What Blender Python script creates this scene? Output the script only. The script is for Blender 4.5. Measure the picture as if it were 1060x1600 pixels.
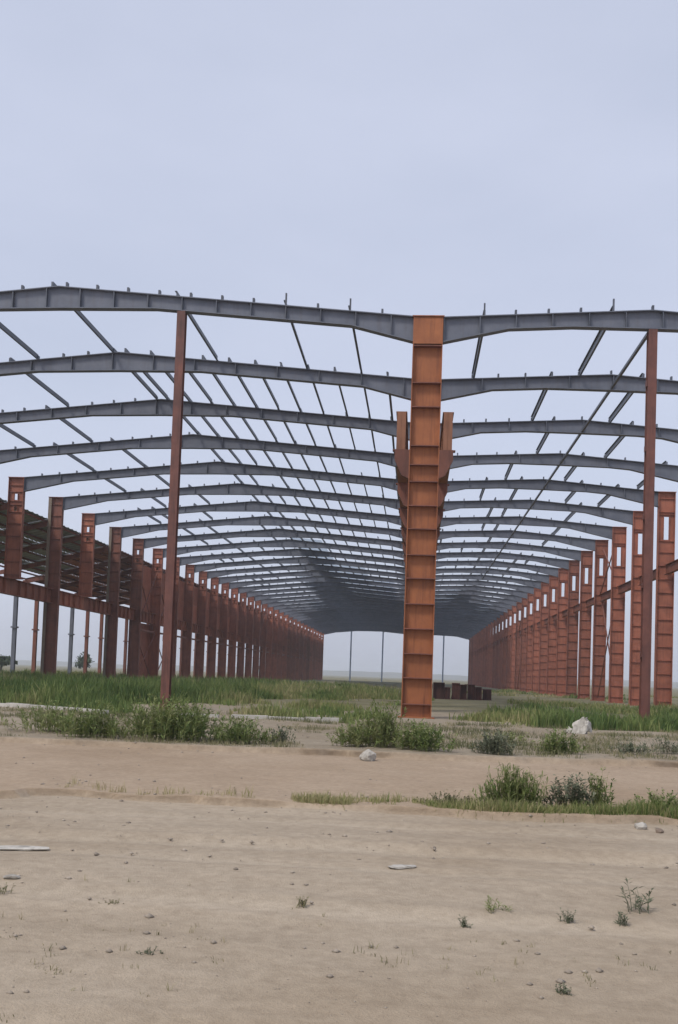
import bpy, math, random
import numpy as np
from mathutils import Matrix, Vector, noise as mnoise
for o in list(bpy.data.objects): bpy.data.objects.remove(o, do_unlink=True)
S = bpy.context.scene
COL = S.collection
rnd = random.Random(7)
rng = np.random.default_rng(11)

# ------------------------------------------------------------------ camera
YAW, PITCH, ROLL = 0.0782, 0.0470, 0.0353
CAM = Vector((-0.0957, -37.8155, 1.5111))
cy, sy, cp, sp, cr, sr = math.cos(YAW), math.sin(YAW), math.cos(PITCH), math.sin(PITCH), math.cos(ROLL), math.sin(ROLL)
R0 = Vector((cy, sy, 0)); F0 = Vector((-sy, cy, 0)); U0 = Vector((0, 0, 1))
F1 = cp*F0 + sp*U0; U1 = cp*U0 - sp*F0
R2 = cr*R0 + sr*U1; U2 = cr*U1 - sr*R0
cd = bpy.data.cameras.new('camera')
cam = bpy.data.objects.new('camera', cd); COL.objects.link(cam)
M = Matrix((R2, U2, -F1)).transposed().to_4x4(); M.translation = CAM
cam.matrix_world = M
cd.sensor_fit = 'AUTO'; cd.sensor_width = 36
cd.lens = 1540.68/1600*36
cd.shift_y = (983.0-800)/1600
cd.clip_start = 0.05; cd.clip_end = 20000
S.camera = cam
S.render.resolution_x = 678; S.render.resolution_y = 1024

# ------------------------------------------------------------------ sky and sun
SUN_EL, SUN_AZ = math.radians(52), math.radians(222)      # azimuth clockwise from +Y: behind the camera, to the left
w = bpy.data.worlds.new('World'); S.world = w; w.use_nodes = True
nt = w.node_tree; nt.nodes.clear()
out = nt.nodes.new('ShaderNodeOutputWorld'); bg = nt.nodes.new('ShaderNodeBackground')
sky = nt.nodes.new('ShaderNodeTexSky'); sky.sky_type = 'NISHITA'; sky.sun_disc = False
sky.sun_elevation = SUN_EL; sky.sun_rotation = SUN_AZ
sky.dust_density = 4.0; sky.air_density = 1.0; sky.ozone_density = 1.5
veil = nt.nodes.new('ShaderNodeMix'); veil.data_type = 'RGBA'          # thin even cloud over the blue
veil.inputs['Factor'].default_value = 0.72
veil.inputs['B'].default_value = (5.45, 5.80, 7.05, 1)
tcw = nt.nodes.new('ShaderNodeTexCoord'); cln = nt.nodes.new('ShaderNodeTexNoise'); clr = nt.nodes.new('ShaderNodeMapRange')
cmp_ = nt.nodes.new('ShaderNodeMapping'); cmp_.inputs['Scale'].default_value = (1, 1, 2.6)
cln.inputs['Scale'].default_value = 2.2; cln.inputs['Detail'].default_value = 4
clr.inputs[1].default_value = .3; clr.inputs[2].default_value = .7; clr.inputs[3].default_value = .64; clr.inputs[4].default_value = .80
nt.links.new(tcw.outputs['Generated'], cmp_.inputs[0]); nt.links.new(cmp_.outputs[0], cln.inputs['Vector'])
nt.links.new(cln.outputs[0], clr.inputs[0]); nt.links.new(clr.outputs[0], veil.inputs['Factor'])
nt.links.new(sky.outputs[0], veil.inputs['A'])
nt.links.new(veil.outputs['Result'], bg.inputs['Color'])
bg.inputs['Strength'].default_value = 0.106
nt.links.new(bg.outputs[0], out.inputs[0])
sl = bpy.data.lights.new('sun', 'SUN'); sl.energy = 1.5; sl.angle = math.radians(12); sl.color = (1, .95, .87)
so = bpy.data.objects.new('sun', sl); COL.objects.link(so)
sd = Vector((math.sin(SUN_AZ)*math.cos(SUN_EL), math.cos(SUN_AZ)*math.cos(SUN_EL), math.sin(SUN_EL)))
so.rotation_euler = sd.to_track_quat('Z', 'Y').to_euler(); so.location = (-30, -60, 60)
S.view_settings.view_transform = 'Standard'; S.view_settings.look = 'None'
S.view_settings.exposure = 0.32; S.view_settings.gamma = 1.0
S.render.engine = 'CYCLES'
S.cycles.volume_bounces = 2

# ------------------------------------------------------------------ helpers
class MB:
    def __init__(s): s.v = []; s.f = []
    def box(s, x0, x1, y0, y1, z0, z1):
        n = len(s.v)
        s.v += [(x0,y0,z0),(x1,y0,z0),(x1,y1,z0),(x0,y1,z0),(x0,y0,z1),(x1,y0,z1),(x1,y1,z1),(x0,y1,z1)]
        s.f += [(n,n+3,n+2,n+1),(n+4,n+5,n+6,n+7),(n,n+1,n+5,n+4),(n+1,n+2,n+6,n+5),(n+2,n+3,n+7,n+6),(n+3,n,n+4,n+7)]
        return s
    def prism_xz(s, pts, y0, y1):                     # polygon in XZ, extruded along Y
        n = len(s.v); m = len(pts)
        s.v += [(x, y0, z) for x, z in pts] + [(x, y1, z) for x, z in pts]
        s.f.append(tuple(range(n, n+m))); s.f.append(tuple(range(n+2*m-1, n+m-1, -1)))
        for i in range(m):
            j = (i+1) % m
            s.f.append((n+j, n+i, n+m+i, n+m+j))
        return s
    def bar(s, a, b, t=0.05, h=None):                 # rectangular bar between two points
        a = Vector(a); b = Vector(b); h = h or t
        d = (b-a).normalized(); up = Vector((0,0,1)) if abs(d.z) < .95 else Vector((1,0,0))
        u = d.cross(up).normalized()*(t/2); v = u.cross(d).normalized()*(h/2)
        n = len(s.v)
        for p in (a, b):
            s.v += [tuple(p-u-v), tuple(p+u-v), tuple(p+u+v), tuple(p-u+v)]
        s.f += [(n,n+1,n+2,n+3),(n+7,n+6,n+5,n+4)] + [(n+i, n+4+i, n+4+(i+1)%4, n+(i+1)%4) for i in range(4)]
        return s
    def mesh(s, name, mat):
        m = bpy.data.meshes.new(name); m.from_pydata(s.v, [], s.f)
        m.materials.append(mat); m.update(); return m

def link(name, data, parent=None, loc=(0,0,0), rz=0):
    o = bpy.data.objects.new(name, data); COL.objects.link(o)
    o.location = loc; o.rotation_euler = (0, 0, rz)
    if parent: o.parent = parent
    return o
def tag(o, label=None, cat=None, group=None, kind=None):
    if label: o['label'] = label
    if cat: o['category'] = cat
    if group: o['group'] = group
    if kind: o['kind'] = kind
    return o
def np_mesh(name, verts, faces3=None, faces4=None, mat=None, attrs=None, smooth=False):
    m = bpy.data.meshes.new(name)
    verts = np.asarray(verts, np.float32)
    loops = []; starts = []; tot = 0
    if faces4 is not None and len(faces4):
        f = np.asarray(faces4, np.int32); loops.append(f.ravel()); starts.append(np.arange(len(f))*4+tot); tot += f.size
    if faces3 is not None and len(faces3):
        f = np.asarray(faces3, np.int32); loops.append(f.ravel()); starts.append(np.arange(len(f))*3+tot); tot += f.size
    L = np.concatenate(loops); St = np.concatenate(starts)
    m.vertices.add(len(verts)); m.vertices.foreach_set('co', verts.ravel())
    m.loops.add(len(L)); m.loops.foreach_set('vertex_index', L)
    m.polygons.add(len(St)); m.polygons.foreach_set('loop_start', St.astype(np.int32))
    if attrs:
        for k, a in attrs.items():
            at = m.attributes.new(k, 'FLOAT', 'POINT'); at.data.foreach_set('value', np.asarray(a, np.float32))
    m.update(calc_edges=True); m.validate()
    if smooth: m.shade_smooth()
    if mat: m.materials.append(mat)
    return m

# smooth value noise on numpy arrays
_tab = rng.random((64, 64))
def vnoise(x, y):
    x = np.asarray(x, float); y = np.asarray(y, float)
    xi = np.floor(x).astype(int); yi = np.floor(y).astype(int); fx = x-xi; fy = y-yi
    fx = fx*fx*(3-2*fx); fy = fy*fy*(3-2*fy)
    t = lambda a, b: _tab[a % 64, b % 64]
    return (t(xi,yi)*(1-fx)+t(xi+1,yi)*fx)*(1-fy) + (t(xi,yi+1)*(1-fx)+t(xi+1,yi+1)*fx)*fy

# ------------------------------------------------------------------ materials
def newmat(name):
    m = bpy.data.materials.new(name); m.use_nodes = True
    n = m.node_tree; n.nodes.clear()
    o = n.nodes.new('ShaderNodeOutputMaterial'); b = n.nodes.new('ShaderNodeBsdfPrincipled')
    n.links.new(b.outputs[0], o.inputs[0]); return m, n, b
def noise_node(n, scale, detail=5, rough=.6, mscale=None):
    g = n.nodes.new('ShaderNodeNewGeometry'); mp = n.nodes.new('ShaderNodeMapping')
    if mscale: mp.inputs['Scale'].default_value = mscale
    n.links.new(g.outputs['Position'], mp.inputs[0])
    t = n.nodes.new('ShaderNodeTexNoise'); t.inputs['Scale'].default_value = scale
    t.inputs['Detail'].default_value = detail; t.inputs['Roughness'].default_value = rough
    n.links.new(mp.outputs[0], t.inputs['Vector']); return t
def ramp(n, src, stops):
    r = n.nodes.new('ShaderNodeValToRGB'); e = r.color_ramp.elements
    while len(e) < len(stops): e.new(.5)
    for el, (p, c) in zip(e, stops): el.position = p; el.color = (*c, 1)
    n.links.new(src, r.inputs[0]); return r
def mixc(n, fac, a, b, mode='MIX'):
    x = n.nodes.new('ShaderNodeMix'); x.data_type = 'RGBA'; x.blend_type = mode
    if isinstance(fac, float): x.inputs['Factor'].default_value = fac
    else: n.links.new(fac, x.inputs['Factor'])
    for k, v in (('A', a), ('B', b)):
        if isinstance(v, tuple): x.inputs[k].default_value = (*v, 1)
        else: n.links.new(v, x.inputs[k])
    return x.outputs['Result']
def steel(name, c0, c1, rust, rust_amt=.5, rough=.6, obj_var=0.0, sc=1.2):
    m, n, b = newmat(name)
    a = noise_node(n, sc, 6, .65)
    st = noise_node(n, 2.2, 4, .6, (2.5, 2.5, .22))
    base = ramp(n, a.outputs[0], [(.32, c0), (.68, c1)]).outputs[0]
    k = ramp(n, st.outputs[0], [(.5-.0, (0,0,0)), (.78, (rust_amt,)*3)]).outputs[0]
    col = mixc(n, k, base, rust)
    if obj_var:
        oi = n.nodes.new('ShaderNodeObjectInfo'); hsv = n.nodes.new('ShaderNodeHueSaturation')
        mr = n.nodes.new('ShaderNodeMapRange'); mr.inputs[3].default_value = 1-obj_var; mr.inputs[4].default_value = 1+obj_var
        n.links.new(oi.outputs['Random'], mr.inputs[0]); n.links.new(mr.outputs[0], hsv.inputs['Value'])
        n.links.new(col, hsv.inputs['Color']); col = hsv.outputs[0]
    n.links.new(col, b.inputs['Base Color'])
    b.inputs['Roughness'].default_value = rough
    f = noise_node(n, 14, 3, .5); bp = n.nodes.new('ShaderNodeBump'); bp.inputs['Strength'].default_value = .12; bp.inputs['Distance'].default_value = .02
    n.links.new(f.outputs[0], bp.inputs['Height']); n.links.new(bp.outputs[0], b.inputs['Normal'])
    return m
GREY  = steel('grey_primer', (.098,.110,.142), (.145,.158,.192), (.085,.072,.072), .35, .55, .10)
PURL  = steel('purlin_steel', (.062,.072,.094), (.10,.112,.14), (.075,.06,.055), .4, .5, .15)
ORANGE= steel('orange_primer', (.24,.078,.028), (.38,.130,.044), (.13,.040,.019), .9, .65, 0, .8)
RED   = steel('red_oxide_primer', (.235,.078,.046), (.36,.122,.07), (.12,.045,.03), .75, .65, .24)
REDD  = steel('dark_red_oxide', (.15,.054,.036), (.225,.08,.05), (.06,.025,.019), .6, .65, .2)
OLIVE = steel('weathered_flange', (.13,.10,.075), (.20,.15,.11), (.08,.04,.03), .6, .65, .1)
POSTM = steel('post_red_brown', (.105,.040,.031), (.19,.070,.050), (.05,.021,.017), .95, .6)
GIRD  = steel('girder_brown', (.22,.095,.05), (.31,.135,.07), (.12,.045,.026), .6, .6)
SHEET = steel('roof_sheet', (.62,.67,.72), (.72,.77,.81), (.50,.51,.52), .4, .45, .08)
def add_translucency(m, f, col):
    n = m.node_tree; o = [x for x in n.nodes if x.type == 'OUTPUT_MATERIAL'][0]; b = [x for x in n.nodes if x.type == 'BSDF_PRINCIPLED'][0]
    t = n.nodes.new('ShaderNodeBsdfTranslucent'); t.inputs[0].default_value = (*col, 1)
    ms = n.nodes.new('ShaderNodeMixShader'); ms.inputs[0].default_value = f
    n.links.new(b.outputs[0], ms.inputs[1]); n.links.new(t.outputs[0], ms.inputs[2]); n.links.new(ms.outputs[0], o.inputs[0])
add_translucency(SHEET, .5, (.58, .68, .80))       # translucency added to brighten the dark undersides of the roof sheets
SHED  = steel('aisle_sheet', (.18,.205,.205), (.28,.30,.29), (.14,.10,.08), .5, .5, .25)
SHEDR = steel('aisle_sheet_red', (.32,.112,.072), (.44,.16,.10), (.2,.075,.05), .6, .6, .2)
DARKR = steel('pile_rust', (.040,.015,.011), (.10,.030,.020), (.02,.011,.009), .6, .7, .35)
CONC  = steel('concrete', (.42,.40,.36), (.58,.55,.50), (.28,.25,.21), .5, .9)
WHITE = steel('pale_stone', (.55,.52,.45), (.75,.72,.64), (.30,.26,.2), .5, .9, 0, 5)

def leafmat(name, stops, rough=.7):
    m, n, b = newmat(name)
    at = n.nodes.new('ShaderNodeAttribute'); at.attribute_name = 'tint'
    g = noise_node(n, .35, 3, .6)
    mx = n.nodes.new('ShaderNodeMath'); mx.operation = 'MULTIPLY_ADD'; mx.inputs[1].default_value = .9
    n.links.new(g.outputs[0], mx.inputs[0])
    ad = n.nodes.new('ShaderNodeMath'); ad.operation = 'MULTIPLY_ADD'; ad.inputs[1].default_value = .75; ad.inputs[2].default_value = -.35
    n.links.new(at.outputs['Fac'], ad.inputs[0]); n.links.new(ad.outputs[0], mx.inputs[2])
    c = ramp(n, mx.outputs[0], stops)
    n.links.new(c.outputs[0], b.inputs['Base Color']); b.inputs['Roughness'].default_value = rough
    b.inputs['Specular IOR Level'].default_value = .25
    tr = n.nodes.new('ShaderNodeBsdfTranslucent'); n.links.new(c.outputs[0], tr.inputs['Color'])
    ms = n.nodes.new('ShaderNodeMixShader'); ms.inputs[0].default_value = .25
    o = [x for x in n.nodes if x.type == 'OUTPUT_MATERIAL'][0]
    n.links.new(b.outputs[0], ms.inputs[1]); n.links.new(tr.outputs[0], ms.inputs[2]); n.links.new(ms.outputs[0], o.inputs[0])
    return m
GRASS = leafmat('meadow_grass', [(.10,(.085,.140,.038)),(.32,(.175,.225,.068)),(.54,(.27,.275,.108)),(.85,(.40,.345,.19))])
WEED  = leafmat('weed_green', [(.12,(.085,.140,.042)),(.40,(.175,.230,.070)),(.70,(.28,.30,.125)),(.95,(.38,.36,.20))])
GREYW = leafmat('grey_weed', [(.15,(.09,.11,.065)),(.5,(.17,.19,.12)),(.9,(.30,.29,.20))])
DRYG  = leafmat('dry_grass', [(.15,(.12,.13,.06)),(.5,(.22,.21,.11)),(.9,(.36,.31,.19))])
TREE  = leafmat('tree_leaves', [(.15,(.03,.05,.025)),(.5,(.05,.08,.035)),(.9,(.09,.12,.055))])
BARK, _n, _b = newmat('bark'); _b.inputs['Base Color'].default_value = (.09,.065,.045,1); _b.inputs['Roughness'].default_value = .9

# ground material: one soil whose colour follows the zones laid down as mesh attributes
def ground_mat():
    m, n, b = newmat('soil')
    z = n.nodes.new('ShaderNodeAttribute'); z.attribute_name = 'zone'       # 0 road, 1 sand strip, 2 rough ground
    big = noise_node(n, .22, 5, .6); fine = noise_node(n, 9, 6, .7); grit = noise_node(n, 60, 3, .7)
    trk = noise_node(n, 1.0, 4, .55, (.10, 1.7, 1)); mid = noise_node(n, 1.6, 5, .65)
    road = mixc(n, trk.outputs[0], (.315,.257,.19), (.52,.43,.325))
    ru = n.nodes.new('ShaderNodeAttribute'); ru.attribute_name = 'rut'
    rm = n.nodes.new('ShaderNodeMath'); rm.operation = 'MULTIPLY'; rm.inputs[1].default_value = .55; n.links.new(ru.outputs['Fac'], rm.inputs[0])
    road = mixc(n, rm.outputs[0], road, (.50,.42,.32))
    sand = mixc(n, mid.outputs[0], (.34,.258,.182), (.48,.375,.272))
    rough = mixc(n, mid.outputs[0], (.22,.185,.135), (.42,.355,.27))
    far = mixc(n, big.outputs[0], (.13,.135,.07), (.27,.235,.15))
    def step(a, bb):
        r = n.nodes.new('ShaderNodeMapRange'); r.inputs[1].default_value = a; r.inputs[2].default_value = bb
        n.links.new(z.outputs['Fac'], r.inputs[0]); return r.outputs[0]
    c = mixc(n, step(0,1), road, sand); c = mixc(n, step(1,2), c, rough); c = mixc(n, step(2,3), c, far)
    c = mixc(n, ramp(n, fine.outputs[0], [(.35,(.42,)*3),(.7,(.56,)*3)]).outputs[0], c, c)
    fr = ramp(n, fine.outputs[0], [(.3,(.72,.70,.68)),(.6,(1,1,1)),(.8,(1.12,1.1,1.08))]).outputs[0]
    c = mixc(n, .75, c, fr, 'MULTIPLY')
    br = ramp(n, big.outputs[0], [(.38,(.84,.81,.77)),(.58,(1,1,1))]).outputs[0]
    c = mixc(n, .8, c, br, 'MULTIPLY')
    n.links.new(c, b.inputs['Base Color']); b.inputs['Roughness'].default_value = .95; b.inputs['Specular IOR Level'].default_value = .15
    s = n.nodes.new('ShaderNodeMath'); s.operation = 'ADD'; n.links.new(fine.outputs[0], s.inputs[0]); n.links.new(grit.outputs[0], s.inputs[1])
    bp = n.nodes.new('ShaderNodeBump'); bp.inputs['Strength'].default_value = .55; bp.inputs['Distance'].default_value = .03
    n.links.new(s.outputs[0], bp.inputs['Height']); n.links.new(bp.outputs[0], b.inputs['Normal'])
    return m
SOIL = ground_mat()

# ------------------------------------------------------------------ ground
def e_road(x):   # edge between the road and the sand strip
    x = np.asarray(x, float)
    return -25.35 + .30*(vnoise(x*.35, 3.3)-.5) + .22*(vnoise(x*1.3, 9.1)-.5) + .10*(vnoise(x*4.5, 5.5)-.5) - .35*((x < -5.05) & (x > -7))
def e_bank(x):   # edge of the little bank behind the sand strip
    x = np.asarray(x, float)
    return -18.0 + .7*(vnoise(x*.3, 17.7)-.5) + .45*(vnoise(x*1.1, 21.3)-.5) + .15*(vnoise(x*4, 23.5)-.5) + np.where(x > 3, (x-3)*.3, 0).clip(0, 2.5)
Z_ROAD, Z_SAND, Z_LAND = -.17, -.11, 0.0
def sstep(t): t = np.clip(t, 0, 1); return t*t*(3-2*t)
def gz(x, y):
    x = np.asarray(x, float); y = np.asarray(y, float)
    a = sstep((y-e_road(x)+.03)/.06); b = sstep((y-e_bank(x)+.06)/.12)
    patch = sstep((vnoise(x*.8+40, 2.2)-.30)/.25)
    z = Z_ROAD + (Z_SAND-Z_ROAD)*a + (Z_LAND-Z_SAND)*b
    z = z + .05*a*(1-b)*sstep(1-(y-e_road(x))/1.2)*patch*.6
    z = z - .045*np.exp(-((y-e_road(x)+.02)/.03)**2)*sstep((vnoise(x*.9+11, 4.4)-.34)/.2) - .06*np.exp(-((y-e_bank(x)+.07)/.06)**2)*sstep((vnoise(x*.7+31, 6.4)-.42)/.15)
    near = np.clip(1-(y-0)/40, 0, 1)
    z = z + near*(.028*(vnoise(x*.9, y*1.6)-.5) + .014*(vnoise(x*3.1, y*4.3)-.5)) + near*b*.07*(vnoise(x*.5+9, y*.6)-.5)
    z = z - (1-a)*.022*np.cos((y+28.6)*2.6)*np.exp(-((y+28.6)/2.6)**2)       # shallow wheel tracks along the road
    z = z + 2.0*sstep((y-500)/2500)*(vnoise(x*.004, y*.004))
    return z
RUTS = [(-26.75, .9, .17, .022), (-28.35, .9, .18, .026), (-29.35, 2.3, .16, .018), (-30.95, 2.3, .17, .020), (-33.1, 4.1, .2, .018)]
def rut(x, y):
    d = 0*x; m = 0*x
    for y0, ph, wd, dep in RUTS:
        c = y0 + .35*np.sin(x*.16+ph) + .10*(vnoise(x*.7, ph*3+0*x)-.5)
        g = np.exp(-((y-c)/wd)**2)*(.45+.9*vnoise(x*.5+ph*7, 2.5+0*x)); side = np.exp(-((np.abs(y-c)-wd*1.7)/(wd*.5))**2)
        d = d - dep*g + dep*.45*side; m = np.maximum(m, g)
    return d, np.clip(m, 0, 1)
def zone(x, y):
    a = sstep((y-e_road(x)+.05)/.10); b = sstep((y-e_bank(x)+.2)/.5)
    f = sstep((y-4+6*(vnoise(np.asarray(x)*.2, np.asarray(y)*.2)-.5))/10)
    return a + b + f
ys = np.concatenate([np.arange(-60,-38,1.0), np.arange(-38,-26.2,.055), np.arange(-26.2,-24.6,.022), np.arange(-24.6,-19.2,.12),
                     np.arange(-19.2,-15.2,.03), np.arange(-15.2,0,.2), np.arange(0,40,1.0), np.geomspace(40, 3300, 56)])
xs = np.concatenate([-np.geomspace(3000, 16, 44), np.arange(-15.8, 15.8, .085), np.geomspace(16, 3000, 44)])
gx, gy = np.meshgrid(xs, ys)
rut_d, rut_m = rut(gx, gy); rut_in = sstep((e_road(gx)-.3-gy)/.4)
gzv = gz(gx, gy) + rut_d*rut_in
lip1 = sstep((vnoise(gx*.9+11, 4.4+0*gx)-.28)/.2)*np.where(gx < .3, 1, .55)
lip2 = sstep((vnoise(gx*.7+31, 6.4+0*gx)-.36)/.15)
def lip(e, A, w0, mask): return -A*mask*sstep((gy-e)/w0)*np.exp(-(np.maximum(0, gy-e-w0)/.45)**2)
gyl = gy + lip(e_road(gx), .045, .04, lip1) + lip(e_bank(gx)-.03, .09, .08, lip2)
V = np.stack([gx, gyl, gzv], -1).reshape(-1, 3)
nx, ny = len(xs), len(ys)
ii = (np.arange(ny-1)[:,None]*nx + np.arange(nx-1)[None,:]).ravel()
Fq = np.stack([ii, ii+1, ii+nx+1, ii+nx], -1)
go = link('ground', np_mesh('ground', V, None, Fq, SOIL, {'zone': zone(gx, gy).ravel(), 'rut': (rut_m*rut_in).ravel()}, True))
tag(go, kind='structure')

# distant hills
HILLM, _n2, _b2 = newmat('hill_land')
_hn = noise_node(_n2, .012, 4, .6)
_n2.links.new(ramp(_n2, _hn.outputs[0], [(.3,(.07,.085,.06)),(.7,(.15,.14,.09))]).outputs[0], _b2.inputs['Base Color']); _b2.inputs['Roughness'].default_value = 1
hx = np.linspace(-2600, 2200, 240); hy = np.linspace(0, 1, 9)
HX, HT = np.meshgrid(hx, hy)
prof = 9 + 9*vnoise(HX*.0035, 1.5) + 4*vnoise(HX*.014, 4.5) + 1.6*vnoise(HX*.06, 8.5)
HV = np.stack([HX, 2300+HT*700, -1 + prof*np.sin(np.clip(HT*1.25,0,1)*math.pi/2)], -1).reshape(-1, 3)
jj = (np.arange(8)[:,None]*240 + np.arange(239)[None,:]).ravel()
tag(link('hills', np_mesh('hills', HV, None, np.stack([jj, jj+1, jj+241, jj+240], -1), HILLM, None, True)), kind='structure')

# ------------------------------------------------------------------ the steel building
D = 8.0; NF = 35
H, RL, RR = 15.48, 1.17, .345
XL, XRL, XRR, XR = -29.65, -14.75, 8.52, 17.03          # left wall, left ridge, right ridge, right wall
HL, HR = 15.17, 15.055
CW = .575                                                # half width of a column
def top_z(x):
    if x < XRL: return HL + (H+RL-HL)*(x-XL)/(XRL-XL)
    if x < 0: return H + RL*x/XRL
    if x < XRR: return H + RR*x/XRR
    return HR + (H+RR-HR)*(XR-x)/(XR-XRR)
building = link('steel_building', None)
tag(building, 'unfinished twin-span steel hall of red columns and grey roof beams', 'building')

def lerp_stations(x, st):
    for (x0, d0), (x1, d1) in zip(st, st[1:]):
        if x0 <= x <= x1: return d0 + (d1-d0)*(x-x0)/(x1-x0)
    return st[-1][1]
DEP_L = [(XL, 1.12), (XL+4.2, .58), (XRL-4.0, .58), (XRL, .90), (XRL+4.0, .58), (-3.0, .58), (0, 1.10)]
DEP_R = [(0, 1.10), (3.1, .56), (XRR-3, .56), (XRR, .74), (XRR+3, .56), (XR-4.2, .56), (XR, 1.15)]
def rafter_mb(x0, x1, st):
    xsn = sorted({x0, x1} | {x for x, _ in st if x0 < x < x1})
    mb = MB(); ft, fw = .035, .17
    tops = [(x, top_z(x)) for x in xsn]; bots = [(x, top_z(x)-lerp_stations(x, st)) for x in xsn]
    web = [(x, z-ft) for x, z in tops] + [(x, z+ft) for x, z in reversed(bots)]
    for (a, b) in zip(range(len(xsn)-1), range(1, len(xsn))):
        q = [(tops[a][0], tops[a][1]-ft), (bots[a][0], bots[a][1]+ft), (bots[b][0], bots[b][1]+ft), (tops[b][0], tops[b][1]-ft)]
        mb.prism_xz(q, -.012, .012)
        mb.prism_xz([(tops[a][0], tops[a][1]), (tops[a][0], tops[a][1]-ft), (tops[b][0], tops[b][1]-ft), (tops[b][0], tops[b][1])], -fw, fw)
        mb.prism_xz([(bots[a][0], bots[a][1]+ft), (bots[a][0], bots[a][1]), (bots[b][0], bots[b][1]), (bots[b][0], bots[b][1]+ft)], -fw, fw)
    return mb
def stiff_boxes(x0, x1, st, step):
    r = []; x = x0+.03
    while x < x1:
        r.append((x, top_z(x)-lerp_stations(x, st)+.04, top_z(x)-.04)); x += step
    return r
PGRID_L = [-1.80, -3.06, -4.33, -5.60, -6.88, -8.14, -9.40, -10.67, -11.94, -13.2, -14.45, -15.04, -16.28, -17.5, -18.75, -20.14, -21.4, -22.67, -23.94, -25.2, -26.5, -27.8]
PGRID_R = [2.15, 3.35, 4.6, 5.82, 7.05, 8.52, 9.98, 11.24, 12.5, 13.75, 15.03]
SPANS = {'L': (XL+CW+.003, -CW-.003, DEP_L, PGRID_L), 'R': (CW+.003, XR-CW-.003, DEP_R, PGRID_R)}
plain, full, cleatm, cleat_tall = {}, {}, None, None
cleatm = MB().box(-.04, .04, -.09, .09, -.02, .20).mesh('cleat', PURL)
cleat_tall = MB().box(-.03, .03, -.05, .05, -.02, .52).mesh('cleat', PURL)
stiffm = MB().box(-.02, .02, -.155, -.014, 0, 1).mesh('rafter_stiffener', PURL)
for key, (x0, x1, st, pg) in SPANS.items():
    plain[key] = rafter_mb(x0, x1, st).mesh('rafter', GREY)
    mb = rafter_mb(x0, x1, st)
    for x, z0, z1 in stiff_boxes(x0, x1, st, 2.7): mb.box(x-.015, x+.015, -.15, -.014, z0, z1)
    for x in pg: mb.box(x-.04, x+.04, -.09, .09, top_z(x)-.01, top_z(x)+.18)
    full[key] = mb.mesh('rafter', GREY)
for k in range(NF):
    for key, (x0, x1, st, pg) in SPANS.items():
        near = k <= 2
        r = link('rafter', plain[key] if near else full[key], building, (0, k*D, 0))
        if near:
            if k == 0: r['label'] = 'nearest grey roof beam of the ' + ('wide left span' if key == 'L' else 'narrow right span')
            for x, z0, z1 in stiff_boxes(x0, x1, st, 1.38 if k == 0 else 2.0):
                s = link('stiffener', stiffm, r, (x, 0, z0)); s.scale = (1, 1, z1-z0)
            for x in pg:
                tall = k == 0 and any(abs(x-t) < .1 for t in (-5.6, -3.06, 2.15, 7.05))
                link('cleat', cleat_tall if tall else cleatm, r, (x, 0, top_z(x)))

# columns: an I-section, web across the picture, flanges left and right, stiffener plates between them
FD = .20
ST_STEP = .94
JZ0, JZ1 = 6.55, 7.72
def column_mb(h, holes=(), base=0.0):
    mb = MB()
    for s in (-1, 1): mb.box(min(s*CW, s*(CW-.035)), max(s*CW, s*(CW-.035)), -FD, FD, base, h)
    zc = base
    for (za, zb, hw) in sorted(holes):
        mb.box(-CW+.035, CW-.035, -.012, .012, zc, za)
        mb.box(-CW+.035, -hw, -.012, .012, za, zb); mb.box(hw, CW-.035, -.012, .012, za, zb)
        for s in (-1, 1): mb.box(min(s*hw, s*(hw+.03)), max(s*hw, s*(hw+.03)), -.11, -.0125, za, zb)
        zc = zb
    mb.box(-CW+.035, CW-.035, -.012, .012, zc, h)
    mb.box(-CW-.04, CW+.04, -FD-.05, FD+.05, h+.001, h+.04)       # cap plate
    mb.box(-CW-.12, CW+.12, -FD-.12, FD+.12, base-.05 if base == 0 else base+.001, base+.045)          # base plate
    return mb
def stiff_heights(h, holes):
    r = []; z = .5
    while z < h-.3:
        if not any(a-.1 < z < b+.1 for a, b, _ in holes): r.append(z)
        z += ST_STEP
    for a, b, _ in holes: r += [a-.12, b+.12]
    return r
HOLE_R = [(11.75, 13.35, .17)]; HOLE_L = [(12.75, 13.05, .12), (13.55, 14.0, .12)]
plate = MB().box(-CW+.036, CW-.036, -.105, -.0125, 0, .022)
plate_r = plate.mesh('stiffener', RED); plate_d = plate.mesh('stiffener', REDD)
front_plate = MB().box(-CW+.036, CW-.036, -FD-.035, -.0125, 0, .04).mesh('stiffener', REDD)
def full_column(h, holes, mat):
    mb = column_mb(h, holes)
    for z in stiff_heights(h, holes): mb.box(-CW+.036, CW-.036, -.105, -.0125, z, z+.022)
    return mb.mesh('column', mat)
mc0 = column_mb(H).mesh('column', ORANGE)
mcF = full_column(H, (), RED)
mr_plain = column_mb(HR, HOLE_R).mesh('column', RED); mr_full = full_column(HR, HOLE_R, RED)
ml_plain = column_mb(HL, HOLE_L).mesh('column', REDD); ml_full = full_column(HL, HOLE_L, RED)
ml_olive = column_mb(HL, ()).mesh('column', REDD); ml_stub = column_mb(HL, HOLE_L, JZ1).mesh('column', RED)
brk = {s: MB().prism_xz([(s*(CW+.002), 12.16), (s*(CW+.002), 10.75), (s*1.0, 10.95), (s*1.36, 11.7), (s*1.36, 12.10), (s*1.46, 12.10), (s*1.46, 12.16)][::s], -.16, .16).mesh('bracket', REDD) for s in (-1, 1)}
olive_strip = MB().box(-CW-.012, -CW+.25, -FD-.02, -FD-.003, .1, HL-.05).mesh('cover_plate', OLIVE)
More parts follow.
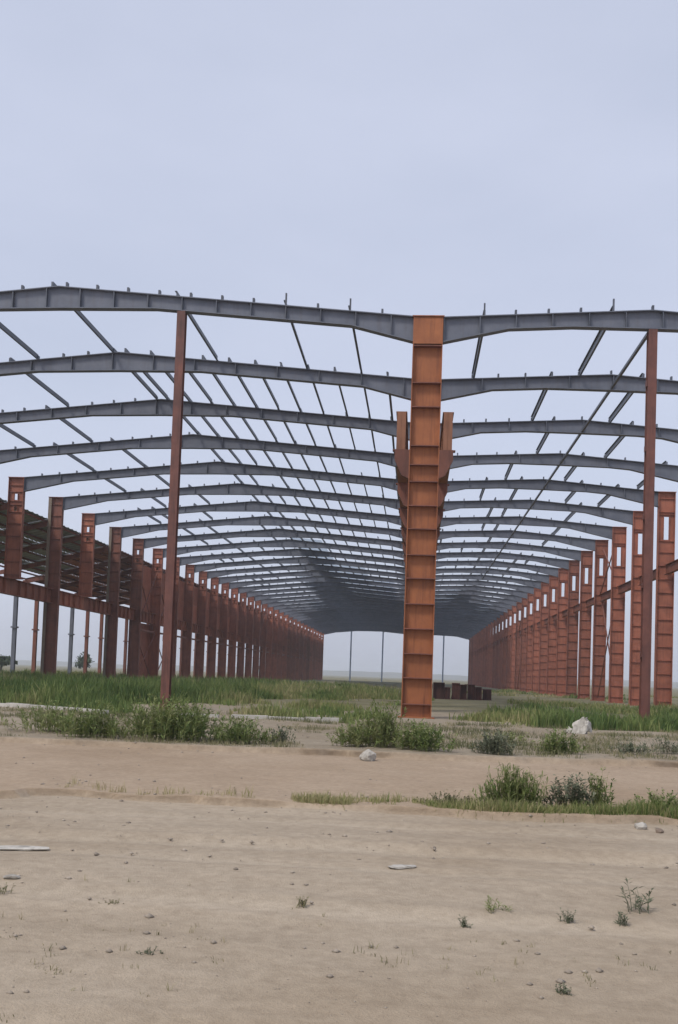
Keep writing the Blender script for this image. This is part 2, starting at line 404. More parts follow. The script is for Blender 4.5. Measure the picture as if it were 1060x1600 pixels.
FRONT_STIFF = [14.32, 12.87, 11.93, 10.42, 9.68, 9.03, 8.10, 7.20, 6.20, 5.30, 4.32, 3.37, 2.42, 1.50, .50]
for k in range(NF):
    y = k*D
    c = link('column', mc0 if k == 0 else mcF, building, (0, y, 0))
    if k == 0:
        c['label'] = 'bright orange front column with dark horizontal stiffener plates'
        for z in FRONT_STIFF: link('stiffener', front_plate, c, (0, 0, z))
        endp = MB().box(-CW+.005, CW-.005, -FD-.004, -FD+.014, H-1.06, H-.02).mesh('head_plate', ORANGE)
        link('head_plate', endp, c)
    else:
        for s in (-1, 1): link('bracket', brk[s], c)
    nr = 4 <= k <= 9
    c = link('column', mr_plain if nr else mr_full, building, (XR, y, 0))
    if nr:
        for z in stiff_heights(HR, HOLE_R): link('stiffener', plate_r, c, (0, 0, z))
    if 4 <= k <= 8:
        stub = k in (4, 6)
        c = link('column', ml_olive if k in (5, 7) else ml_stub if stub else ml_plain, building, (XL, y, 0))
        if stub: c['label'] = 'short upper column standing on the long brown wall girder'
        for z in stiff_heights(HL, () if k in (5, 7) else HOLE_L):
            if not stub or z > JZ1+.1: link('stiffener', plate_d, c, (0, 0, z))
        if k in (5, 7): link('cover_plate', olive_strip, c)
    else:
        link('column', ml_full, building, (XL, y, 0))

# crane girders along both sides of the middle row
gm = MB()
gm.box(-.26, .26, .02, D-.02, 12.17, 12.21).box(-.26, .26, .02, D-.02, 13.96, 14.0).box(-.012, .012, .02, D-.02, 12.21, 13.96)
gm.box(-.21, .21, .02, .05, 12.211, 13.959).box(-.21, .21, D-.05, D-.02, 12.211, 13.959)
for i in range(1, 5): gm.box(-.2, .2, i*D/5-.01, i*D/5+.01, 12.211, 13.959)
gmesh = gm.mesh('crane_girder', GIRD)
for k in range(1, NF-1):
    for s in (-1, 1): link('crane_girder', gmesh, building, (s*1.09, k*D, 0))

# gable posts on the first and last frame
def post_mesh(h, mat, wd=.19):
    mb = MB().box(-wd, wd, -.17, -.145, 0, h).box(-wd, wd, .145, .17, 0, h).box(-.012, .012, -.145, .145, 0, h)
    mb.box(-.3, .3, -.26, .26, -.05, .035)
    return mb.mesh('gable_post', mat)
def gable_post(x, k, mat, wd=.165, dep=None):
    st = DEP_L if x < 0 else DEP_R
    h = top_z(x)-lerp_stations(x, st)-.01
    p = link('gable_post', post_mesh(h, mat, wd), building, (x, k*D, 0))
    return p
lug = MB().box(-.28, .28, -.2, -.172, 0, .16).mesh('lug', POSTM)
for x in (-9.73, -19.7, 8.52):
    p = gable_post(x, 0, POSTM)
    for z in (2.6, 5.2, 7.8, 10.4, 12.9): link('lug', MB().box(-.19, -.167, -.12, .12, z, z+.22).mesh('lug', POSTM), p)
for x in (-20.4, -10.4, 8.6): gable_post(x, NF-1, SHEET, .22)

# ties along the walls
tie = MB().box(-.02, .02, .22, D-.22, 9.30, 9.92).box(-.15, .15, .22, D-.22, 9.92, 9.95).box(-.15, .15, .22, D-.22, 9.27, 9.30).mesh('tie_beam', REDD)
tiel = MB().box(-.09, .09, .22, D-.22, 5.55, 5.75).mesh('tie_beam', REDD)
for k in range(3, NF-1):
    link('tie_beam', tie, building, (XR, k*D, 0))
for k in range(8, NF-1): link('tie_beam', tiel, building, (XL, k*D, 0))
jg = MB().box(-.02, .02, .01, D-.01, JZ0+.04, JZ1-.04).box(-.22, .22, .01, D-.01, JZ0, JZ0+.04).box(-.22, .22, .01, D-.01, JZ1-.04, JZ1)
for i in range(1, 6): jg.box(.021, .2, i*D/6-.012, i*D/6+.012, JZ0+.041, JZ1-.041)
jgm = jg.mesh('wall_girder', RED)
for k in range(2, NF-1): link('wall_girder', jgm, building, (XL-.1, k*D, 0))
# red sheeting on the far part of the left wall
wsm = {}
for zz in ((JZ1+.05, 10.3), (10.32, 12.9)):
    wsm[zz] = MB()
    for i in range(16):
        a = i*D/16
        wsm[zz].box(-.02, .0, a, a+.30, *zz).box(.0, .035, a+.30, a+.5, *zz)
    wsm[zz] = wsm[zz].mesh('wall_sheet', SHEDR)
for k in range(8, NF-1):
    for zz in wsm: link('wall_sheet', wsm[zz], building, (XL-CW-.06, k*D, 0))
low = MB()
for i in range(11): low.box(-.02, 0, 2.6+i*.49, 2.6+i*.49+.3, .2, JZ0-.05).box(0, .035, 2.9+i*.49, 2.9+i*.49+.19, .2, JZ0-.05)
link('wall_sheet', low.mesh('wall_sheet', SHEDR), building, (XL-CW-.06, 8*D, 0))['label'] = 'red sheet panel reaching down to the ground'
# cross bracing in a few wall bays
def brace(x, k, z0, z1):
    for a, b in ((z0, z1), (z1, z0)):
        link('brace_rod', MB().bar((x+(.1 if a < b else -.1), .25, a), (x+(.1 if a < b else -.1), D-.25, b), .09).mesh('brace_rod', REDD), building, (0, k*D, 0))
for k in (6, 15, 24):
    brace(XR, k, .3, 9.3); brace(XR, k, 9.9, 14.2)
for k in (8, 9, 18, 27): brace(XL, k, .3, 5.5); brace(XL, k, 5.8, 12.5)

strut = MB().box(-.055, .055, .18, D-.18, H+RR-.70, H+RR-.58).mesh('ridge_strut', PURL)
for k in range(0, 12): link('ridge_strut', strut, building, (XRR, k*D, 0))
# purlins: Z-sections lying on the rafters, one piece per bay
def zpur(L):
    return MB().box(-.012, .012, 0, L, .02, .24).box(-.075, .012, 0, L, .24, .262).box(-.012, .075, 0, L, -.002, .02)
pmesh = zpur(D-.02).mesh('purlin', PURL)
extra = MB()
pr = random.Random(3)
n_p = 0
for k in range(NF-1):
    if k == 0: xsP = [-18.75, -15.04, -10.0, -5.60, -3.06, 2.15, 7.05, 8.52]
    else:
        xsP = [x for x in PGRID_L if x > -14.6]
        xsP += {1: [-15.04, -20.14], 2: [-25.2, -21.4], 3: [-23.94, -20.14], 4: [-24.0, -20.14], 5: [-22.67, -18.75]}.get(k, pr.sample([-16.28,-18.75,-20.14,-21.4,-23.94,-25.2], 3))
        xsP += {1: [5.82, 8.52, 9.98], 2: [7.05, 8.52, 11.24], 3: [5.82, 8.52, 9.98, 15.03], 4: [4.6, 7.05, 8.52, 11.24, 13.75], 5: [5.82, 7.05, 8.52, 12.5]}.get(k, [8.52, 7.05] + pr.sample([2.15,3.35,4.6,5.82,9.98,11.24,12.5,15.03], 2))
        if pr.random() < .5 and k > 1: xsP.remove(pr.choice([-8.14, -4.33, -11.94]))
    if k < 12: xsP = [x for x in xsP if abs(x-8.52) > .1]
    for x in xsP:
        if k < 17 and n_p < 298:
            o = link('purlin', pmesh, building, (x+pr.uniform(-.03,.03), k*D+.01, top_z(x))); n_p += 1
            o.rotation_euler = (0, 0, pr.uniform(-.004, .004))
        else:
            b = zpur(D-.02); n = len(extra.v)
            extra.v += [(a+x, c+k*D+.01, d+top_z(x)) for a, c, d in b.v]; extra.f += [tuple(i+n for i in f) for f in b.f]
tag(link('far_purlins', extra.mesh('far_purlins', PURL), building), kind='stuff')

# roof sheets on the far bays
def sheet_mesh(x0, x1, L, mat, zf, lift=.27, ribs=10):
    xsn = np.linspace(x0, x1, 5); mb = MB(); v = []; f = []
    ny = ribs*4
    # trapezoid ribs running down the slope
    yy = []
    for i in range(ribs):
        a = i*L/ribs; p = L/ribs
        yy += [(a, 0), (a+.55*p, 0), (a+.65*p, .05), (a+.9*p, .05)]
    yy.append((L, 0))
    for (x) in (x0, x1):
        for y, dz in yy: v.append((x, y, zf(x)+lift+dz))
    m = len(yy)
    f = [(i, i+1, m+i+1, m+i) for i in range(m-1)]
    mb.v, mb.f = v, f
    return mb.mesh('roof_sheet', mat)
strips = []
XS_L1 = [XRL+(0-XRL)*i/4 for i in range(5)]
for i, yst in enumerate((74, 100, 116, 133)): strips.append((XS_L1[i]+.03, XS_L1[i+1]-.03, yst))
XS_L0 = [XRL+(XL-XRL)*i/4 for i in range(5)]
for i, yst in enumerate((112, 150, 178, 200)): strips.append((XS_L0[i+1]+.03, XS_L0[i]-.03, yst))
XS_R = [0, XRR/2, XRR, (XRR+XR)/2, XR]
for i, yst in enumerate((126, 124, 140, 148)): strips.append((XS_R[i]+.03, XS_R[i+1]-.03, yst))
for (xa, xb, yst) in strips:
    me = sheet_mesh(xa, xb, D-.04, SHEET, top_z)
    for k in range(NF-1):
        if k*D >= yst-4: link('roof_sheet', me, building, (0, k*D+.02, rnd.uniform(0, .02)))

# ------------------------------------------------------------------ low side aisle on the left
XO, ZI, ZO = -42.0, 13.25, 10.45
aisle = link('side_aisle', None, None, (XO, 16, 0))
tag(aisle, 'low lean-to aisle with dark sheeting and thin posts along the left wall', 'lean-to')
def az(x): return ZO + (ZI-ZO)*(x-XO)/(XL-CW-.05-XO)
XI = XL-CW-.06
def ap(name, mesh, y, x=0):
    return link(name, mesh, aisle, (x-XO, y-16, 0))
arafter = MB().prism_xz([(XO, az(XO)), (XO, az(XO)-.4), (XI, az(XI)-.4), (XI, az(XI))], -.1, .1).mesh('rafter', REDD)
apurl = MB().box(-.04, .04, 0, D-.02, .002, .16).mesh('purlin', REDD)
apost = MB().box(-.20, .20, -.16, -.135, 0, 9.57).box(-.20, .20, .135, .16, 0, 9.57).box(-.012, .012, -.135, .135, 0, 9.57).box(-.32, .32, -.3, .3, 5.3, 5.45)
apost_m = apost.mesh('post', GREY); apost_r = apost.mesh('post', REDD)
abeam = MB().box(-.015, .015, .01, 5.69, 9.62, 10.16).box(-.17, .17, .01, 5.69, 9.58, 9.62).box(-.17, .17, .01, 5.69, 10.16, 10.20)
abeam_m = abeam.mesh('eaves_beam', REDD)
yy = 62.4-5.7*7; i = 0
while yy < 272:
    ap('post', apost_m if i in (7, 9, 10) else apost_r, yy, XO)
    ap('eaves_beam', abeam_m, yy, XO)
    yy += 5.7; i += 1
ax = [XO+.3+(XI-XO-.6)*i/8 for i in range(9)]
for k in range(2, NF):
    ap('rafter', arafter, k*D)
    if k < NF-1:
        for j, x in enumerate(ax):
            if j in (1, 3, 5, 7) or k < 12:
                o = ap('purlin', apurl, k*D+.01, x); o.location.z = az(x)
arnd = random.Random(5)
for j in range(6):
    x0 = XO+(XI-XO)*j/6+.02; x1 = XO+(XI-XO)*(j+1)/6-.02
    ma = sheet_mesh(x0, x1, D-.04, SHED, az, .17, 8); mbm = sheet_mesh(x0, x1, D-.04, SHEDR, az, .17, 8)
    for k in range(2, NF-1):
        if k < 8 and (j == 0 or (j == 1 and arnd.random() < .3)): continue
        ap('roof_sheet', mbm if (k >= 8 or (k == 7 and j > 2)) else ma, k*D+.02)

# ------------------------------------------------------------------ rusty steel stack inside the hall
def ibeam(L, h, wd, mat):
    return MB().box(-wd/2, wd/2, 0, L, 0, .05).box(-wd/2, wd/2, 0, L, h-.05, h).box(-.03, .03, 0, L, .05, h-.05).box(-wd/2+.01, -.031, .10, .13, .051, h-.051).box(.031, wd/2-.01, .10, .13, .051, h-.051).mesh('steel_section', mat)
def hollow(L, h, wd, mat):
    t = .045
    return MB().box(-wd/2, wd/2, 0, L, 0, t).box(-wd/2, wd/2, 0, L, h-t, h).box(-wd/2, -wd/2+t, 0, L, t, h-t).box(wd/2-t, wd/2, 0, L, t, h-t).box(-wd/2+t, wd/2-t, .25, .28, t, h-t).mesh('steel_section', mat)
ordn = ['first', 'second', 'third', 'fourth', 'fifth', 'sixth', 'seventh']
px = 1.35
for i, (wd, h, kind) in enumerate([(.85, 1.25, 'h'), (.42, .90, 'i'), (.62, 1.25, 'i'), (.50, 1.15, 'h'), (.55, 1.18, 'i'), (.50, 1.0, 'h'), (.70, .85, 'i')]):
    me = (hollow if kind == 'h' else ibeam)(3.2, h, wd, DARKR)
    o = link('steel_section', me, None, (px+wd/2, 37.2+rnd.uniform(-.3,.3)+i*.3, float(gz(px, 37))+.0), rnd.uniform(-.05,.05))
    tag(o, f'{ordn[i]} dark rusty steel {"box" if kind=="h" else "beam"} section from the orange column in the stacked row', 'steel section', 'rusty steel sections stacked in the hall')
    px += wd+.02+.09*(i % 2)
# a dark beam lying along the foot of the side aisle
tag(link('fallen_beam', MB().box(-7, 7, -.12, .12, 0, .28).box(-7, 7, -.2, .2, .28, .31).mesh('fallen_beam', DARKR), None, (-33.4, 60.5, .02), .05),
    'long dark steel beam lying in the grass at the left wall', 'beam')

# ------------------------------------------------------------------ kerb remains, stones, rubble
def kerb(pts, label):
    mb = MB()
    a = Vector((*pts[0], 0)); b = Vector((*pts[1], 0)); d = b-a; L = d.length
    root = link('concrete_kerb', None, None, (a.x, a.y, float(gz(a.x, a.y))-.02), math.atan2(d.y, d.x))
    tag(root, label, 'kerb', 'broken concrete kerbs before the grass')
    n = max(1, int(L/1.1)); kr = random.Random(int(a.x*10))
    me = MB().box(.01, L/n-.02, -.14, .14, -.06, .13).mesh('kerb_stone', CONC)
    for i in range(n):
        o = link('kerb_stone', me, root, (i*L/n, kr.uniform(-.03,.03), kr.uniform(-.04,.02))); o.rotation_euler = (0, kr.uniform(-.012,.012), kr.uniform(-.02,.02))
kerb([(-19.5, -1.5), (-10.2, -5.9)], 'pale concrete kerb at the grass edge by the left margin')
kerb([(-8.2, -6.0), (-6.4, -6.0)], 'short pale concrete kerb piece right of the left gable post')
kerb([(-6.0, -6.0), (-2.4, -5.7)], 'low concrete kerb running up to the orange column')

def rock_mesh(sx, sy_, sz, seed, mat, rough=.25, sub=2):
    import bmesh
    bm = bmesh.new(); bmesh.ops.create_icosphere(bm, subdivisions=sub, radius=1)
    r = random.Random(seed); ph = [r.uniform(0, 6) for _ in range(9)]
    pl = [(Vector((r.uniform(-1,1), r.uniform(-1,1), r.uniform(-.5,1))).normalized(), r.uniform(.55,.85)) for _ in range(7)]
    for v in bm.verts:
        c = v.co
        f = 1 + rough*(math.sin(3*c.x+ph[0])*math.sin(2.5*c.y+ph[1]) + .5*math.sin(6*c.z+ph[2]+3*c.x)*math.sin(5*c.y+ph[3]))
        p = c*f
        for n_, dd in pl:
            e = p.dot(n_)-dd
            if e > 0: p = p - n_*e
        p = p*(1 + .10*mnoise.noise(c*3.1+Vector((seed,0,0))) + .07*mnoise.noise(c*7.3+Vector((0,seed,0))))
        v.co = Vector((p.x*sx, p.y*sy_, p.z*sz))
    me = bpy.data.meshes.new('rock'); bm.to_mesh(me); bm.free(); me.materials.append(mat); return me
LUMP = steel('stained_rubble', (.33,.305,.265), (.56,.53,.47), (.10,.085,.07), .9, .95, 0, 6)
def rock(name, x, y, s, seed, label, cat='rock', mat=LUMP, lift=.45, **kw):
    o = link(name, rock_mesh(*s, seed, mat, **kw), None, (x, y, float(gz(x, y))+s[2]*lift), seed*1.3)
    return tag(o, label, cat)
rock('rock', -.93, -18.75, (.19, .17, .15), 4, 'rounded pale rock at the bank edge by the weeds under the orange column', sub=3, rough=.12)
rock('rock', 2.62, -25.75, (.10, .08, .06), 8, 'small pale stone on the road below the right-hand weeds')
rock('rock', 2.80, -25.95, (.05, .05, .04), 9, 'tiny dark stone beside the pale road stone', mat=OLIVE)
rock('rock', -3.16, -30.3, (.07, .05, .035), 12, 'small whitish stone on the road near the left margin')
rock('concrete_lump', 5.12, -6.9, (.28, .24, .34), 22, 'broken white concrete lump lying before the right-hand grass', 'rubble', LUMP, .7, rough=.75, sub=4)
rock('concrete_lump', 4.72, -6.8, (.24, .16, .12), 23, 'flat pale chip left of the broken white concrete lump', 'rubble', LUMP, .5, rough=.4, sub=3)
for (x, y, sx, seed, lab) in [(-3.80, -28.9, .42, 31, 'thin grey flat slab lying on the road at the left margin'), (-.15, -28.9, .13, 33, 'small thin white chip lying flat in the middle of the road')]:
    rock('flat_stone', x, y, (sx, .09, .018), seed, lab, 'flat stone', LUMP, .5, rough=.3, sub=3).rotation_euler = (0, 0, .06)

# pebbles and clods scattered on the road and strip
def scatter_pebbles(n):
    x = rng.uniform(-9, 8, n); y = np.concatenate([rng.uniform(-36, -24, n*2//3), rng.uniform(-24, -6, n-n*2//3)])
    keep = vnoise(x*.8+3, y*1.1) + .25*rng.random(n) > .52
    x, y = x[keep], y[keep]; n = len(x)
    s = .005 + .022*rng.random(n)**6 + .012*(y > -18)*rng.random(n)
    base = np.array([(1,0,0),(0,1,0),(-1,0,0),(0,-1,0),(0,0,1),(0,0,-1)], float)
    tri = np.array([(0,1,4),(1,2,4),(2,3,4),(3,0,4),(1,0,5),(2,1,5),(3,2,5),(0,3,5)])
    P = base[None]*(s[:,None,None]*rng.uniform(.6,1.4,(n,6,1)))*np.array([1.2,1.2,.7])
    P = P + np.stack([x, y, gz(x, y)+s*.25], -1)[:,None]
    T = tri[None] + (np.arange(n)*6)[:,None,None]
    return np_mesh('pebbles', P.reshape(-1,3), T.reshape(-1,3), None, CONC)
PEB = steel('pebble_soil', (.20,.165,.13), (.42,.36,.29), (.12,.10,.08), .5, .9, 0, 8)
pm = scatter_pebbles(5000); pm.materials.clear(); pm.materials.append(PEB)
tag(link('pebbles', pm), 'loose pebbles and clods strewn over the dirt road', 'pebbles', kind='stuff')

# ------------------------------------------------------------------ grass and weeds
def blades(px_, py_, hgt, wid, nb, spread, lean, tint0):
    """nb curved blades per tuft; five vertices each"""
    n = len(px_); N = n*nb
    bx = np.repeat(px_, nb) + rng.normal(0, 1, N)*np.repeat(spread, nb); by = np.repeat(py_, nb) + rng.normal(0, 1, N)*np.repeat(spread, nb)
    h = np.repeat(hgt, nb)*rng.uniform(.45, 1.15, N); wv = np.repeat(wid, nb)*rng.uniform(.6, 1.3, N)
    a = rng.uniform(0, 2*np.pi, N); ln = rng.uniform(.05, 1, N)*lean*h
    dx, dy = np.cos(a)*ln, np.sin(a)*ln
    b = rng.uniform(0, np.pi, N); ux, uy = np.cos(b)*wv/2, np.sin(b)*wv/2
    bz = gz(bx, by)-.01
    P = np.zeros((N, 5, 3))
    P[:,0] = np.stack([bx-ux, by-uy, bz], -1); P[:,1] = np.stack([bx+ux, by+uy, bz], -1)
    P[:,2] = np.stack([bx+dx*.35+ux*.8, by+dy*.35+uy*.8, bz+h*.6], -1); P[:,3] = np.stack([bx+dx*.35-ux*.8, by+dy*.35-uy*.8, bz+h*.6], -1)
    P[:,4] = np.stack([bx+dx, by+dy, bz+h*np.sqrt(np.clip(1-.5*(ln/h)**2,.3,1))], -1)
    i = np.arange(N)[:,None]*5
    t = np.repeat(np.clip(np.repeat(tint0, nb)+rng.normal(0,.16,N), 0, 1), 5)
    return P.reshape(-1,3), i+np.array([[3,2,4]]), i+np.array([[0,1,2,3]]), t
def in_view(x, y, lo=-.56, hi=.42):
    Z = y+37.8
    return (x > lo*Z-2) & (x < hi*Z+2)
# the tall meadow inside the hall
n = 90000
u = rng.random(n); Zd = np.sqrt(31.5**2 + u*(150**2-31.5**2)); Zd = np.where(rng.random(n) < .55, 31.5+38*rng.random(n), Zd)
y = Zd-37.8; x = rng.uniform(-.56, .42, n)*Zd
edge = np.where(x < -10, -5.6+(-x-10)*.47, np.where(x < -2, -5.7, np.where(x < 4, -3.0, -4.5)))
dens = .62*vnoise(x*.16+5, y*.13) + .38*vnoise(x*.6, y*.5)
dens = dens - .26*np.exp(-((x+9.2)/2.6)**2-((y-2)/5)**2) - .22*np.exp(-((x+3)/4)**2-((y-22)/12)**2) + .18*np.exp(-((x+5)/5)**2-((y+2)/3)**2) + .08*(x < -12) + .20*np.exp(-((x-2.6)/2)**2-((y-1)/5)**2)
dens = dens - .10*(x > 1) - .10*((x > 1) & (y > 6)) - .10*((y > 45)) - .5*((x > .9) & (x < 6.6) & (y > 16) & (y < 38))
keep = (y > edge + .8*(vnoise(x*.9, 7.7)-.5)) & (dens > .40 + .15*rng.random(n))
keep &= ~((np.abs(x) < .7) & (np.abs(y) < .4))
x, y, dens = x[keep], y[keep], dens[keep]; Zd = y+37.8
hg = (.10 + .62*np.clip(dens-.34, 0, .4)/.4)*rng.uniform(.6, 1.35, len(x))*(1+.25*(x < -8))
V3, F3, F4, T = blades(x, y, hg, .018+.0007*Zd, 5, .10+.0015*Zd, .55, np.clip(.80-dens*1.15+.9*(vnoise(x*.35+20, y*.22+7)-.42)+.25*(y > 20), 0, 1))
tag(link('meadow_grass', np_mesh('meadow_grass', V3, F3, F4, GRASS, {'tint': T})), 'tall green grass growing across the hall floor', 'grass', kind='stuff')
print('meadow tris', len(F3)+2*len(F4))
# thin dry grass on the rough ground before the hall
n = 16000
x = rng.uniform(-14, 11, n); y = rng.uniform(-18, -3.5, n)
d_ = .5*vnoise(x*.45+2, y*.6+1)+.5*vnoise(x*1.4, y*1.6)
keep = (d_ > .47) & in_view(x, y) & (y > e_bank(x)+.1)
x, y, d_ = x[keep], y[keep], d_[keep]
V3, F3, F4, T = blades(x, y, rng.uniform(.04, .24, len(x))*(.5+1.6*np.clip(d_-.45, 0, .4)), np.full(len(x), .014), 5, np.full(len(x), .06), .7, np.clip(.85-(d_-.5)*3, 0, 1))
tag(link('dry_grass', np_mesh('dry_grass', V3, F3, F4, DRYG, {'tint': T})), 'thin dry grass on the rough ground before the hall', 'grass', kind='stuff')
# low verge grass along the road edge
n = 2600
x = np.where(rng.random(n) < .93, rng.uniform(-1.6, 3.8, n), rng.uniform(-5.2, -1.6, n)); y = e_road(x) + .05 + np.abs(rng.normal(0, .28, n))
keep = (.6*vnoise(x*1.7+1, y*1.5) + .4*vnoise(x*6+1, y*5) + .22*np.clip((x+.9)/3, -.6, .8) + .12*rng.random(n) > .58)
x, y = x[keep], y[keep]
V3, F3, F4, T = blades(x, y, rng.uniform(.03, .15, len(x))*(.6+.9*vnoise(x*3, y*3+5))*(1+.5*(x > 2.6)), np.full(len(x), .008), 6, np.full(len(x), .035), .7, np.clip(rng.normal(.75-.10*x, .25), 0, 1))
tag(link('verge_grass', np_mesh('verge_grass', V3, F3, F4, DRYG if False else GRASS, {'tint': T})), 'low patchy grass along the edge of the dirt road', 'grass', kind='stuff')
# sparse sprigs in the foreground soil
n = 420
x = rng.uniform(-5, 4, n); y = rng.uniform(-34.5, -30.0, n)
keep = vnoise(x*1.2+8, y*1.2+8) > .5
x, y = x[keep], y[keep]
V3, F3, F4, T = blades(x, y, rng.uniform(.02, .07, len(x)), np.full(len(x), .005), 6, np.full(len(x), .02), 1.0, rng.uniform(.3, 1, len(x)))
tag(link('soil_sprigs', np_mesh('soil_sprigs', V3, F3, F4, DRYG, {'tint': T})), 'sparse tiny sprigs sprouting from the foreground soil', 'grass', kind='stuff')

def plant(name, x, y, wd, dp, h, ns, label, mat=WEED, leaf=(.11, .018), per=14, lean=.45, seed=0, group=None, upright=.8):
    """a many-stemmed weed: stems fan out of an uneven base, each set with narrow leaves"""
    r = np.random.default_rng(seed+100)
    root = link(name, None, None, (x, y, float(gz(x, y))))
    tag(root, label, 'weed', group)
    sx = r.normal(0, .38, ns)*wd; sy_ = r.normal(0, .38, ns)*dp
    sx = np.clip(sx, -wd, wd); sy_ = np.clip(sy_, -dp, dp)
    hh = h*r.uniform(.45, 1.08, ns)*(1-.55*np.clip(np.abs(sx)/wd, 0, 1)**1.5)
    a = r.uniform(0, 2*np.pi, ns); ln = lean*hh*r.random(ns)
    tipx = sx + np.cos(a)*ln + .25*sx; tipy = sy_ + np.sin(a)*ln
    bz = gz(x+sx, y+sy_)-float(gz(x, y))-.01
    SV = []; SF = []; LV = []; LF = []; LT = []
    tb = r.random(ns)
    for i in range(ns):
        b0 = np.array([sx[i], sy_[i], bz[i]]); t1 = np.array([tipx[i], tipy[i], bz[i]+hh[i]])
        def P(t): 
            p = b0 + (t1-b0)*np.array([t**1.5, t**1.5, t]); return p
        w_ = .0035+.004*h
        k0 = len(SV)
        for t in (0, .5, 1):
            p = P(t); ww = w_*(1-.8*t)
            for q in range(3): SV.append(p+ww*np.array([math.cos(q*2.1), math.sin(q*2.1), 0]))
        for s in range(2):
            for q in range(3): SF.append((k0+s*3+q, k0+s*3+(q+1)%3, k0+s*3+3+(q+1)%3, k0+s*3+3+q))
        for j in range(per):
            t = r.uniform(.08, 1.0); p = P(t); an = r.uniform(0, 2*np.pi)
            L = leaf[0]*r.uniform(.5, 1.25)*(1.15-.5*t); el = upright*r.uniform(.2, 1.6)
            d = np.array([math.cos(an)*math.cos(el), math.sin(an)*math.cos(el), math.sin(el)])
            sdv = np.array([-math.sin(an), math.cos(an), r.uniform(-.5, .5)])*leaf[1]*r.uniform(.7, 1.3)
            m = p + d*L*.5; e = p + d*L*np.array([1, 1, .75])
            k1 = len(LV); LV += [p, m+sdv, e, m-sdv]; LF.append((k1, k1+1, k1+2, k1+3))
            LT += [float(np.clip(tb[i]*.5+r.random()*.45, 0, 1))]*4
    st = np_mesh('stems', SV, None, SF, mat, {'tint': np.full(len(SV), .7)})
    lf = np_mesh('foliage', LV, None, LF, mat, {'tint': LT})
    link('stems', st, root); link('foliage', lf, root)
    return root
G1 = 'weed clumps on the road verge'; G2 = 'weed bushes on the bank'; G3 = 'seedlings in the foreground soil'
plant('weed_clump', 1.22, -24.85, .42, .18, .54, 150, 'tall bright green weed clump on the verge, left of the three', WEED, (.15,.007), 15, .35, 1, G1, 1.15)
plant('weed_clump', 1.95, -24.75, .30, .15, .50, 50, 'greyish thistle-like weed on the verge between two green clumps', GREYW, (.12,.013), 16, .55, 2, G1, .7)
plant('weed_clump', 2.36, -24.6, .20, .13, .52, 40, 'slim upright weed on the verge, right of the grey one', WEED, (.10,.010), 14, .4, 3, G1, .9)
plant('weed_clump', 3.15, -24.75, .5, .2, .30, 80, 'low spreading green weed on the verge at the right margin', WEED, (.09,.011), 14, .6, 4, G1, .7)
plant('weed_clump', .45, -25.0, .5, .15, .19, 60, 'low yellowish weed on the verge left of the tall clumps', DRYG, (.06,.008), 12, .6, 5, G1, .7)
plant('weed_bush', -5.35, -16.6, 1.25, .9, .95, 260, 'large dark green weed bush on the bank below the left gable post', WEED, (.22,.013), 17, .45, 11, G2)
plant('weed_bush', -6.95, -16.9, .85, .7, .75, 130, 'green weed bush left of the large one on the bank', WEED, (.20,.012), 15, .5, 12, G2)
plant('weed_bush', -8.4, -15.6, .95, .7, .70, 110, 'leftmost low weed bush on the bank by the kerb', WEED, (.19,.012), 15, .5, 13, G2)
plant('weed_bush', -3.75, -16.8, .65, .5, .58, 95, 'mid-size weed bush on the bank right of the large one', WEED, (.18,.011), 15, .5, 14, G2)
plant('weed_bush', -2.95, -16.4, .5, .4, .42, 34, 'straggly grey-green weed on the bank between the bushes and the pale rock', GREYW, (.12,.016), 12, .5, 15, G2)
plant('weed_bush', -.72, -16.6, .45, .4, 1.02, 110, 'tall upright weed in front of the orange column foot', WEED, (.20,.012), 16, .4, 16, G2, .9)
plant('weed_bush', .05, -17.1, .68, .5, .62, 140, 'rounded weed bush right of the tall weed by the pale rock', WEED, (.12,.018), 15, .4, 17, G2)
plant('weed_bush', -1.35, -16.8, .45, .4, .55, 80, 'low weed bush directly behind the pale rock', WEED, (.18,.012), 15, .5, 18, G2)
plant('weed_bush', 1.62, -16.8, .45, .35, .55, 100, 'rounded greyish bush right of the orange column on the bank', GREYW, (.10,.016), 16, .35, 19, G2)
plant('weed_bush', 3.05, -16.3, .5, .35, .58, 90, 'dark weed bush on the bank below the white lump', WEED, (.12,.016), 14, .4, 20, G2)
plant('weed_bush', 4.75, -15.6, .55, .35, .34, 40, 'small low weed on the bank under the right gable post', GREYW, (.10,.014), 13, .5, 21, G2)
plant('weed_bush', 2.35, -12.5, .6, .4, .30, 36, 'small weed tuft on bare soil left of the white lump', WEED, (.11,.016), 12, .5, 22, G2)
plant('weed_bush', 5.6, -15.0, .5, .35, .45, 36, 'low weed at the right margin of the bank', GREYW, (.11,.014), 12, .5, 23, G2)
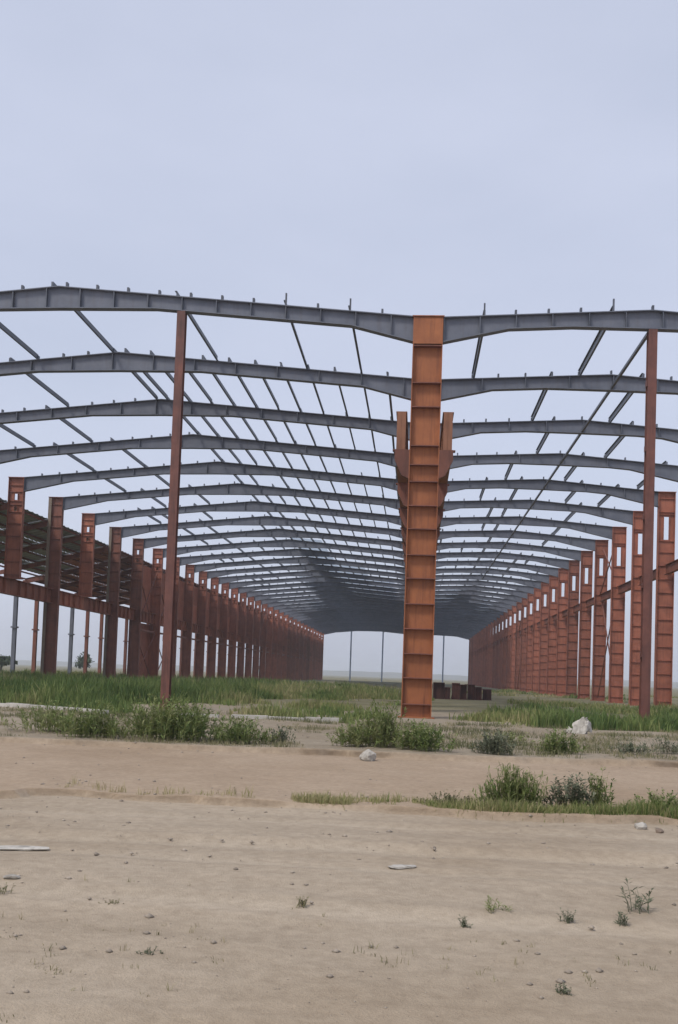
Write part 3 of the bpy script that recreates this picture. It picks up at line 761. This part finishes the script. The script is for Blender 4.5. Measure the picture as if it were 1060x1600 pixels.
for i, (x, y, h, wd, m, lab) in enumerate([
    (.55, -30.45, .15, .09, WEED, 'small green seedling in the foreground right of centre'),
    (.30, -30.9, .08, .05, GREYW, 'tiny grey seedling left of the green foreground one'),
    (.30+.75, -30.6, .10, .06, GREYW, 'thin pale seedling between two foreground weeds'),
    (1.62, -30.2, .26, .12, GREYW, 'tall wispy grey weed at the lower right'),
    (1.42, -30.6, .12, .07, GREYW, 'low wispy weed beside the tall grey one'),
    (-.85, -30.6, .07, .05, DRYG, 'tiny dry seedling in the foreground centre'),
    (-3.05, -30.65, .07, .12, DRYG, 'low dry weed at the lower left margin'),
    (-2.2, -30.8, .05, .08, DRYG, 'flat dry weed right of the lower left one'),
    (-1.6, -32.0, .05, .07, GREYW, 'flat grey rosette in the near soil left of centre'),
    (.75, -32.3, .07, .06, GREYW, 'small grey rosette in the near soil right of centre')]):
    plant('seedling', x, y, wd, wd*.8, h, 9 if h > .1 else 12, lab, m, (h*.38, .0045 if h < .2 else .006), 9, .7, 40+i, G3, .6)
for (x, y, s) in [(-2.35, -25.15, .16)]:
    plant('seedling', x, y, .03, .03, .17, 4, 'thin lone twig standing at the road edge on the left', DRYG, (.03,.003), 5, .15, 60, None, .9)

# ------------------------------------------------------------------ far trees beyond the aisle
def tree(x, y, h, r_, label, seed):
    r = np.random.default_rng(seed)
    root = link('far_tree', None, None, (x, y, float(gz(x, y))-.1)); tag(root, label, 'tree', 'far trees on the left')
    mb = MB()
    mb.bar((0,0,0), (.1,0,h*.55), .28); mb.bar((0,0,h*.3), (r_*.5,0,h*.7), .14); mb.bar((0,0,h*.35), (-r_*.5,.2,h*.72), .14)
    link('trunk', mb.mesh('trunk', BARK), root)
    n = 900; cl = r.normal(0, 1, (14, 3)); cl /= np.linalg.norm(cl, axis=1)[:,None]; cl *= r.uniform(.3, .8, (14,1))
    c = cl[r.integers(0, 14, n)]*np.array([r_, r_, h*.38]) + r.normal(0, .2, (n,3))*np.array([r_, r_, h*.3]) + np.array([0,0,h*.62])
    u = r.normal(0, 1, (n,3))*.22; v = r.normal(0, 1, (n,3))*.22
    P = np.stack([c-u, c+v, c+u, c-v], 1).reshape(-1,3)
    P[:,2] = np.maximum(P[:,2], .1)
    link('crown', np_mesh('crown', P, None, np.arange(n*4).reshape(-1,4), TREE, {'tint': np.repeat(r.random(n), 4)}), root)
tree(-81, 150, 3.4, 2.4, 'small dark tree at the far left margin beyond the posts', 1)
tree(-92.5, 232, 5.0, 3.0, 'small far tree seen between the thin aisle posts', 4)

# ------------------------------------------------------------------ haze
hm = bpy.data.materials.new('haze'); hm.use_nodes = True; hn = hm.node_tree; hn.nodes.clear()
ho = hn.nodes.new('ShaderNodeOutputMaterial'); hv = hn.nodes.new('ShaderNodeVolumePrincipled')
hv.inputs['Color'].default_value = (.90, .94, 1, 1); hv.inputs['Density'].default_value = .00042; hv.inputs['Anisotropy'].default_value = .2
hn.links.new(hv.outputs[0], ho.inputs['Volume'])
tag(link('haze', MB().box(-3200, 3200, -200, 3500, -3, 34).mesh('haze', hm)), 'thin pale haze over the whole site', 'haze', kind='stuff')
